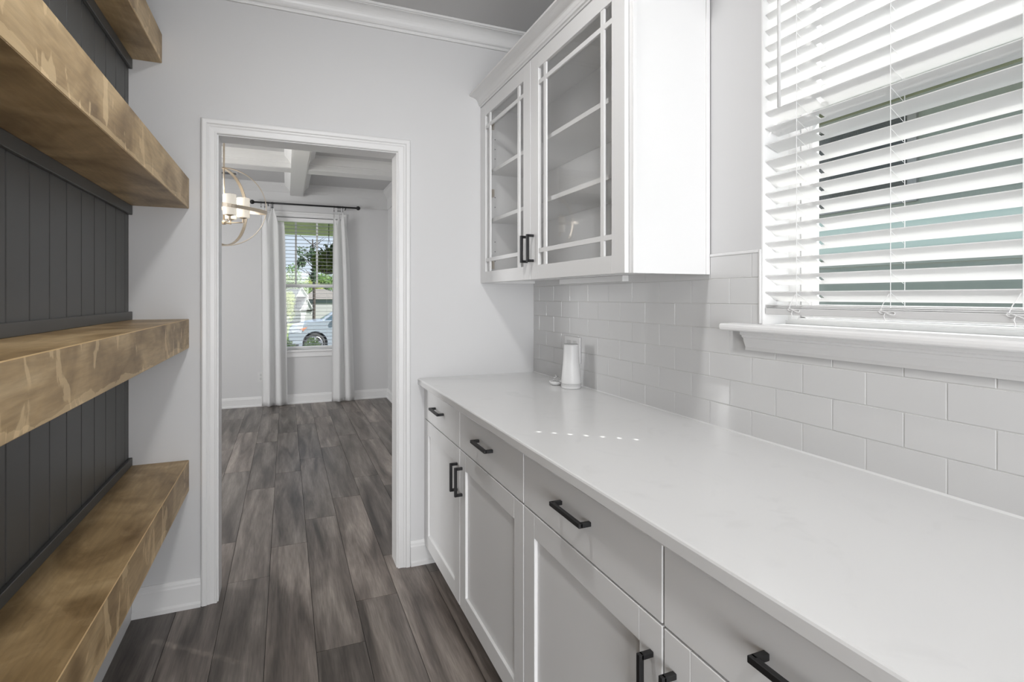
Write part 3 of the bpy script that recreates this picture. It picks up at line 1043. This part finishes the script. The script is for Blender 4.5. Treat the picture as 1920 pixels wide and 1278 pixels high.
curtain('white curtain hanging to the right of the dining room window', .555, .70, .535, .815, (.05, .45, .75), 2.2)

of = tag(empty('wall_outlet', (-.275, F, .35)), 'white outlet plate low on the dining room wall beside the left curtain', 'outlet')
bx(-.315, -.240, F - .006, F - .0002, .295, .412).build('cover_plate', 'plastic', of, bevel=.002)
for zz in (.33, .375):
    bx(-.293, -.262, F - .008, F - .006, zz - .014, zz + .014).build('socket', 'outlet_metal', of)

# ------------------------------------------------------------------ chandelier
CX, CY, CZ, CR = -.445, 4.51, 2.012, .300
ch = tag(empty('chandelier', (CX, CY, CZ)), 'champagne metal orb chandelier with white glass shades in the dining room', 'chandelier')
def ringm(rot, R, w=.013, t=.0028):
    b = MB(); rs = []
    n = 72
    for i in range(n):
        a = 2 * PI * i / n
        rs.append([tuple(rot @ Vector((rr * math.cos(a), rr * math.sin(a), zz)) + Vector((CX, CY, CZ))) for rr, zz in ((R - t, -w), (R + t, -w), (R + t, w), (R - t, w))])
    b.rings(rs, loop=True)
    o = b.build('ring', 'nickel', ch)
    return o
ringm(Matrix.Rotation(PI / 2, 3, 'X'), CR)                                                    # upright, faces the doorway
ringm(Matrix.Rotation(math.radians(62), 3, 'Z') @ Matrix.Rotation(PI / 2, 3, 'X'), CR - .006)   # upright, turned
ringm(Matrix.Rotation(math.radians(6), 3, 'Y') @ Matrix.Rotation(math.radians(5), 3, 'X'), CR + .006)   # girdle
b = MB().tube([(CX, CY, CZ - .125), (CX, CY, HD - .02)], .0065, 10)
b.build('stem', 'nickel', ch, smooth=True)
MB().lathe((CX, CY, HD), [(.001, -.03), (.05, -.028), (.062, -.012), (.062, -.0005)], 24).build('canopy', 'nickel', ch)
MB().lathe((CX, CY, CZ - .14), [(.001, 0), (.014, .003), (.02, .015), (.014, .028), (.007, .034)], 16).build('hub', 'nickel', ch)
for k in range(5):
    a = math.radians(4 + 72 * k)
    r_ = .135
    ex, ey = CX + r_ * math.cos(a), CY + r_ * math.sin(a)
    b = MB().tube([(CX, CY, CZ - .122), (CX + .5 * (ex - CX), CY + .5 * (ey - CY), CZ - .120), (ex, ey, CZ - .114)], .0045, 8)
    b.lathe((ex, ey, CZ - .118), [(.008, 0), (.008, .03), (.02, .034), (.03, .038), (.03, .040)], 14)
    b.build('arm', 'nickel', ch)
    MB().lathe((ex, ey, CZ - .078), [(.044, 0), (.046, .004), (.046, .152), (.043, .152), (.043, .006), (.001, .006)], 24).build('shade', 'bulb_glass', ch, smooth=False)
pl = bpy.data.lights.new('chandelier_lamp', 'POINT')
pl.energy = 5; pl.shadow_soft_size = .11; pl.color = (1, .93, .82)
po = bpy.data.objects.new('chandelier_lamp', pl); C.objects.link(po); po.location = (CX, CY, CZ + .12)

# ------------------------------------------------------------------ outside materials
M['lawn'] = flat('lawn', (.17, .22, .08), .9, .1, var=.3)
M['asphalt'] = flat('asphalt', (.12, .12, .125), .9, .1, var=.1)
M['porch'] = flat('porch_beam_paint', (.86, .90, .58), .6, .2)
M['porch_floor'] = flat('porch_floor', (.45, .45, .43), .8, .2, var=.1)
M['car'] = flat('silver_blue_paint', (.36, .40, .45), .25, .6, .35)
M['tyre'] = flat('tyre', (.05, .05, .05), .8, .2)
M['rim'] = flat('alloy', (.55, .55, .55), .3, .5, .7)
M['carglass'] = flat('car_glass', (.05, .08, .10), .08, .6)
M['lampglass'] = flat('headlamp', (.25, .28, .32), .15, .6)
M['amber'] = flat('amber_lamp', (.55, .22, .12), .3, .5)
M['bark'] = flat('bark', (.07, .06, .05), .9, .1)
M['roofgrey'] = flat('grey_shingle', (.06, .068, .072), .85, .1, var=.12)
M['rooftan'] = flat('tan_shingle', (.18, .165, .15), .85, .1, var=.1)
M['render_white'] = flat('white_siding', (.36, .36, .36), .7, .2)
M['render_blue'] = flat('pale_blue_siding', (.16, .20, .24), .7, .2)
M['sage'] = flat('sage_siding', (.33, .37, .33), .7, .2, var=.05)
M['teal'] = flat('pale_band_board', (.62, .76, .70), .6, .2)
M['olive'] = flat('olive_soffit', (.36, .38, .20), .7, .2)
M['darkpane'] = flat('dark_pane', (.05, .055, .055), .12, .5)
M['shingle_dark'] = flat('dark_shingle', (.13, .13, .13), .9, .1, var=.15)


def leaf_mat(name, c1, c2):
    m, n, l, b = nt(name)
    g = n.new('ShaderNodeNewGeometry')
    r = n.new('ShaderNodeValToRGB')
    r.color_ramp.elements[0].color = (*c1, 1); r.color_ramp.elements[1].color = (*c2, 1)
    l.new(g.outputs['Random Per Island'], r.inputs[0]); l.new(r.outputs[0], b.inputs['Base Color'])
    b.inputs['Roughness'].default_value = .6
    t = n.new('ShaderNodeBsdfTranslucent'); l.new(r.outputs[0], t.inputs[0])
    mx = n.new('ShaderNodeMixShader'); mx.inputs[0].default_value = .35
    o = n['Material Output']
    l.new(b.outputs[0], mx.inputs[1]); l.new(t.outputs[0], mx.inputs[2]); l.new(mx.outputs[0], o.inputs[0])
    return m


M['leaf_green'] = leaf_mat('leaf_green', (.06, .14, .03), (.20, .29, .08))
M['leaf_yellow'] = leaf_mat('leaf_yellow', (.20, .28, .06), (.46, .46, .14))
M['leaf_fern'] = leaf_mat('leaf_fern', (.10, .16, .02), (.24, .32, .05))
M['leaf_dark'] = leaf_mat('leaf_dark', (.03, .06, .03), (.08, .14, .06))
M['leaf_pale'] = leaf_mat('leaf_pale', (.28, .35, .13), (.55, .60, .30))

def leaves(cs, count, size, seed=1):
    """cs: list of (centre, radii); quads scattered in the shells of ellipsoids"""
    rnd = random.Random(seed)
    b = MB()
    for i in range(count):
        c, R = rnd.choice(cs)
        d = Vector((rnd.gauss(0, 1), rnd.gauss(0, 1), rnd.gauss(0, 1))).normalized() * (rnd.random() ** .4)
        p = Vector((c[0] + d.x * R[0], c[1] + d.y * R[1], c[2] + d.z * R[2]))
        u = Vector((rnd.gauss(0, 1), rnd.gauss(0, 1), rnd.gauss(0, 1))).normalized()
        w_ = u.orthogonal().normalized()
        s1, s2 = size * rnd.uniform(.6, 1.3), size * .5 * rnd.uniform(.6, 1.2)
        b.add([p - u * s1, p + w_ * s2, p + u * s1, p - w_ * s2], [(0, 1, 2, 3)])
    return b

# ground, street
g = MB()
g.add([(-40, 7.05, -.35), (40, 7.05, -.35), (40, 14, -.72), (-40, 14, -.72), (40, 26, -.75), (-40, 26, -.75), (60, 60, -2.6), (-60, 60, -2.6), (90, 160, -3.6), (-90, 160, -3.6)],
      [(0, 1, 2, 3), (3, 2, 4, 5), (5, 4, 6, 7), (7, 6, 8, 9)])
g.add([(1.41, -12, -.45), (30, -12, -.45), (30, 7.05, -.45), (1.41, 7.05, -.45)], [(0, 1, 2, 3)])
struct(g.build('ground', 'lawn'))
s_ = MB().add([(-40, 15, -.712), (40, 15, -.712), (40, 25, -.735), (-40, 25, -.735)], [(0, 1, 2, 3)])
struct(s_.build('road', 'asphalt'))

# porch
pc = MB().box(-3.2, 3.4, F + .16, 8.62, 2.46, 2.56).box(-3.2, 3.4, 8.44, 8.60, 2.27, 2.46)
tag(pc.build('porch_roof', 'porch', loc=(0, 8, 2.27)), 'pale green painted porch beam and ceiling outside the dining room window', 'porch roof')
struct(bx(-3.2, 3.4, F + .16, 8.7, -.36, -.06).build('ground_porch', 'porch_floor'))

# hanging fern
FXc, FYc = .60, 8.20
fn = tag(empty('hanging_fern', (FXc, FYc, 1.70)), 'green fern in a hanging basket under the porch beam', 'plant')
MB().lathe((FXc, FYc, 1.665), [(.05, 0), (.10, .01), (.135, .06), (.15, .10), (.14, .10), (.10, .05), (.01, .04)], 18).build('basket', 'bark', fn)
leaves([((FXc, FYc, 1.88), (.25, .25, .16)), ((FXc, FYc, 1.78), (.22, .22, .12))], 1500, .035, 5).build('foliage', 'leaf_fern', fn)['kind'] = 'stuff'
fb = MB()
rnd = random.Random(9)
for i in range(22):
    a = rnd.uniform(0, 2 * PI); ln = rnd.uniform(.25, .42); up = rnd.uniform(.05, .30)
    p0 = Vector((FXc, FYc, 1.86)); pts = []
    for j in range(7):
        t_ = j / 6
        pts.append(p0 + Vector((math.cos(a) * ln * t_, math.sin(a) * ln * t_, up * math.sin(t_ * 2.2))))
    for j in range(6):
        dv = pts[j + 1] - pts[j]
        sd_ = dv.cross(Vector((0, 0, 1))).normalized() * .03 * (1 - j / 7)
        fb.add([pts[j] + sd_, pts[j + 1] + sd_ * .8, pts[j + 1] - sd_ * .8, pts[j] - sd_], [(0, 1, 2, 3)])
fb.build('fronds', 'leaf_dark', fn)['kind'] = 'stuff'
hk = MB()
for k in range(3):
    a = k * 2.09
    hk.tube([(FXc + .14 * math.cos(a), FYc + .14 * math.sin(a), 1.76), (FXc, FYc, 2.18)], .003, 5)
hk.tube([(FXc, FYc, 2.18), (FXc, FYc, 2.46)], .005, 5)
hk.build('hanger', 'black', fn)

# shrubs by the porch
for i, (x, y, z_, r_, lab) in enumerate(((.02, 9.35, .12, .28, 'pale green shrub under the dining room window, left'), (.42, 9.5, .10, .30, 'pale green shrub under the dining room window, right, before the car wheel'))):
    o = tag(empty('shrub', (x, y, -.45)), lab, 'shrub', 'shrubs in front of the porch')
    leaves([((x, y, z_ + .10), (r_ * .62, r_, .42))], 1300, .035, 20 + i).build('foliage', 'leaf_pale', o)['kind'] = 'stuff'
    MB().tube([(x, y, -.5), (x + .02, y, .0)], .02, 6).build('stem', 'bark', o)

# ------------------------------------------------------------------ car
CW = (.98, 19.95)     # front wheel hub, nose towards -X
GZ = -.715
car = tag(empty('car', (CW[0] + 1.3, CW[1] + .9, GZ)), 'silver blue car parked across the street, its front half showing', 'car')
def arch(cx, cz, r, a0, a1, n=12):
    return [(cx + r * math.cos(a0 + (a1 - a0) * i / n), cz + r * math.sin(a0 + (a1 - a0) * i / n)) for i in range(n + 1)]
wx, wz, wr = CW[0], GZ + .36, .36
rx = wx + 2.72
prof = [(wx - .86, GZ + .42), (wx - .90, GZ + .62), (wx - .86, GZ + .84), (wx - .74, GZ + .98), (wx - .2, GZ + 1.13), (wx + .30, GZ + 1.19), (wx + 3.60, GZ + 1.20), (wx + 3.66, GZ + .8), (wx + 3.62, GZ + .38)]
prof += [(rx + .44, GZ + .30)] + arch(rx, wz, .43, math.radians(-8), math.radians(188)) + [(wx + .44, GZ + .26)] + arch(wx, wz, .43, math.radians(-8), math.radians(188)) + [(wx - .5, GZ + .26), (wx - .82, GZ + .28)]
y0c, y1c = CW[1] - .10, CW[1] + 1.75
MB().prism(prof, 'y', y0c, y1c).build('body', 'car', car, bevel=.05, seg=3)
bx(wx - .6, rx + .6, y0c + .12, y1c - .12, GZ + .22, GZ + .9).build('underbody', 'tyre', car)
gh = MB()
lo = [(wx + .22, y0c + .05, GZ + 1.16), (wx + 3.52, y0c + .05, GZ + 1.18), (wx + 3.52, y1c - .05, GZ + 1.18), (wx + .22, y1c - .05, GZ + 1.16)]
hi = [(wx + 1.05, y0c + .26, GZ + 1.68), (wx + 3.20, y0c + .26, GZ + 1.68), (wx + 3.20, y1c - .26, GZ + 1.68), (wx + 1.05, y1c - .26, GZ + 1.68)]
gh.rings([lo, hi])
gh.build('cabin', 'carglass', car, bevel=.03)
MB().tube([(wx + .18, y0c + .05, GZ + 1.14), (wx + 1.03, y0c + .25, GZ + 1.70), (wx + 3.1, y0c + .25, GZ + 1.72)], .045, 8).build('pillar', 'car', car)
bx(wx + 1.0, wx + 3.3, y0c + .22, y1c - .22, GZ + 1.67, GZ + 1.73).build('roof', 'car', car, bevel=.03)
MB().ball((wx + .70, y0c - .08, GZ + 1.20), .13, 10, (.9, .7, .62)).build('mirror', 'car', car, smooth=True)
def wheel(x):
    b = MB()
    rs = []
    for r_, yy in ((.24, -.02), (.30, -.035), (.345, -.02), (.36, .02), (.36, .18), (.30, .20), (.24, .18)):
        rs.append([(x + r_ * math.cos(2 * PI * k / 32), y0c + yy + .01, wz + r_ * math.sin(2 * PI * k / 32)) for k in range(32)])
    b.rings(rs)
    wv = b.build('wheel', 'tyre', car, smooth=False)
    s = MB()
    s.tube([(x + .245 * math.cos(2 * PI * k / 28), y0c - .012, wz + .245 * math.sin(2 * PI * k / 28)) for k in range(28)], .016, 6, loop=True)
    for k in range(5):
        for dd in (-.12, .12):
            a = 2 * PI * k / 5 + .3
            s.tube([(x + .04 * math.cos(a), y0c - .02, wz + .04 * math.sin(a)), (x + .245 * math.cos(a + dd), y0c - .015, wz + .245 * math.sin(a + dd))], .017, 6)
    s.build('rim', 'rim', wv)
wheel(wx); wheel(rx)
MB().prism([(wx - .84, GZ + .92), (wx - .30, GZ + .97), (wx - .42, GZ + .86), (wx - .78, GZ + .76)], 'y', y0c - .02, y0c + .10).build('headlight', 'lampglass', car)
MB().prism([(wx - .52, GZ + .90), (wx - .26, GZ + .96), (wx - .40, GZ + .82)], 'y', y0c - .03, y0c - .015).build('turn_signal', 'amber', car)
bx(wx - .89, wx - .55, y0c - .012, y0c + .2, GZ + .30, GZ + .36).build('bumper_trim', 'tyre', car)

# ------------------------------------------------------------------ trees and houses across the street
tr = tag(empty('young_tree', (1.02, 21.8, -.73)), 'young tree with thin dark trunk standing behind the parked car', 'tree')
MB().tube([(1.02, 21.8, -.73), (1.04, 21.8, 1.4), (1.0, 21.8, 2.9), (.98, 21.8, 3.6)], [.06, .055, .05, .02], 7).build('trunk', 'bark', tr)
br = MB()
rnd = random.Random(4)
for i in range(16):
    z_ = rnd.uniform(2.0, 3.5); a = rnd.uniform(0, 2 * PI); ln = rnd.uniform(.3, .75)
    br.tube([(1.0, 21.8, z_), (1.0 + ln * math.cos(a), 21.8 + ln * math.sin(a), z_ + rnd.uniform(.1, .5))], [.02, .006], 5)
br.build('branches', 'bark', tr)['kind'] = 'stuff'
leaves([((.75, 21.8, 3.05), (.42, .4, .35)), ((1.1, 21.8, 2.75), (.3, .4, .35)), ((1.05, 21.8, 2.2), (.16, .3, .4)), ((.55, 21.8, 2.65), (.2, .3, .15))], 420, .10, 8).build('foliage', 'leaf_dark', tr)['kind'] = 'stuff'

def big_tree(x, y, zb, h, r, mat, label, seed):
    o = tag(empty('tree', (x, y, zb)), label, 'tree', 'trees across the street')
    MB().tube([(x, y, zb), (x, y, zb + h * .6)], r * .09, 7).build('trunk', 'bark', o)
    rnd = random.Random(seed)
    cs = [((x + rnd.uniform(-.5, .5) * r, y + rnd.uniform(-.4, .4) * r, zb + h * rnd.uniform(.45, .85)), (r * .6, r * .6, h * .22)) for _ in range(8)]
    leaves(cs, 2600, r * .085, seed).build('foliage', mat, o)['kind'] = 'stuff'
big_tree(1.9, 114, -3.6, 11.2, 3.4, 'leaf_green', 'rounded green tree rising over the left-hand house', 31)
big_tree(8.4, 134, -3.6, 10.6, 4.4, 'leaf_green', 'mid green tree behind the tan-roofed house', 32)
big_tree(.6, 142, -3.6, 9.6, 3.6, 'leaf_yellow', 'yellowish tree at the left edge of the treeline', 33)
big_tree(5.6, 124, -3.6, 8.8, 3.2, 'leaf_yellow', 'pale tree in the middle of the treeline between the two houses', 34)
big_tree(11.2, 118, -3.6, 9.0, 3.6, 'leaf_green', 'broad green tree at the right end of the treeline', 35)
big_tree(.05, 58, -2.6, 4.6, .85, 'leaf_yellow', 'small yellow green tree standing before the grey-roofed house', 36)

ha = tag(empty('house', (2.4, 92, -3.5)), 'grey-roofed house with white gables across the street', 'house', 'houses across the street')
rf = MB()
rf.add([(-9, 89.6, -.7), (3.9, 89.6, -.7), (2.4, 96, 2.7), (-9, 96, 2.7)], [(0, 1, 2, 3)])
rf.add([(-9, 89.6, -.85), (3.9, 89.6, -.85), (3.9, 96, -.85), (-9, 96, -.85), (3.9, 89.6, -.7), (2.4, 96, 2.7), (3.9, 96, -.7)], [(0, 1, 2, 3), (4, 6, 5)])
rf.build('roof', 'roofgrey', ha)
bx(-8.6, 3.4, 90.2, 98, -3.6, -.85).build('wall', 'render_white', ha)
MB().prism([(1.6, 1.40), (3.15, 1.40), (2.36, 2.70)], 'y', 88.9, 95).build('gable', 'render_white', ha)
MB().prism([(2.15, -.7), (3.95, -.7), (3.95, -.9), (3.12, 1.02), (2.15, -.9)], 'y', 88.4, 90.2).build('gable', 'render_white', ha)
bx(2.2, 3.85, 88.6, 90.2, -3.6, -.8).build('gable_wall', 'render_white', ha)
for p0, p1, q in (((2.05, -.85), (3.12, 1.14), 88.3), ((4.1, -.85), (3.12, 1.14), 88.3), ((2.36, 2.85), (3.3, 1.3), 88.8), ((2.36, 2.85), (1.45, 1.3), 88.8)):
    MB().tube([(p0[0], q, p0[1]), (p1[0], q, p1[1])], .09, 4).build('bargeboard', 'render_white', ha)

hb = tag(empty('house', (7, 104, -3.5)), 'tan-roofed house with pale walls across the street', 'house', 'houses across the street')
MB().rings([[(2.8, 100, .92), (12.4, 100, .92), (12.4, 109, .92), (2.8, 109, .92)], [(5.1, 104.2, 2.86), (6.7, 104.2, 2.86), (6.7, 104.7, 2.86), (5.1, 104.7, 2.86)]]).build('roof', 'rooftan', hb)
bx(3.1, 12.1, 100.5, 108.5, .28, .92).build('frieze', 'render_blue', hb)
bx(3.1, 12.1, 100.6, 108.5, -3.6, .28).build('wall', 'render_white', hb)

# ------------------------------------------------------------------ the neighbour's house past the pantry window
NX = 4.2
nb = tag(empty('neighbour_house', (NX, 2, -.45)), 'sage green house wall seen between the slats of the near blind', 'house')
sd_ = MB()
z_ = -.45
while z_ < 1.62:
    sd_.prism([(NX + .001, z_), (NX - .012, z_), (NX - .002, z_ + .118), (NX + .001, z_ + .118)], 'y', -9, 8)
    z_ += .118
z_ = 1.96
while z_ < 2.72:
    sd_.prism([(NX + .001, z_), (NX - .012, z_), (NX - .002, z_ + .118), (NX + .001, z_ + .118)], 'y', -9, 8)
    z_ += .118
sd_.build('siding', 'sage', nb)['kind'] = 'stuff'
bx(NX, NX + .2, -9, 8, -.45, 2.9).build('wall', 'sage', nb)
bx(NX - .03, NX, -9, 8, 1.62, 1.955).build('band_board', 'teal', nb, bevel=.01)
bx(NX - .035, NX, 2.36, 3.9, 2.00, 2.70).build('window_frame', 'render_white', nb)
bx(NX - .04, NX - .034, 2.42, 3.84, 2.03, 2.68).build('pane', 'darkpane', nb)
bx(NX - .45, NX + .2, -9, 8, 2.76, 2.92).build('soffit', 'olive', nb)
MB().prism([(NX - .55, 2.92), (NX + 4, 4.6), (NX + 4, 4.5), (NX - .5, 2.86)], 'y', -9, 8).build('roof', 'shingle_dark', nb)
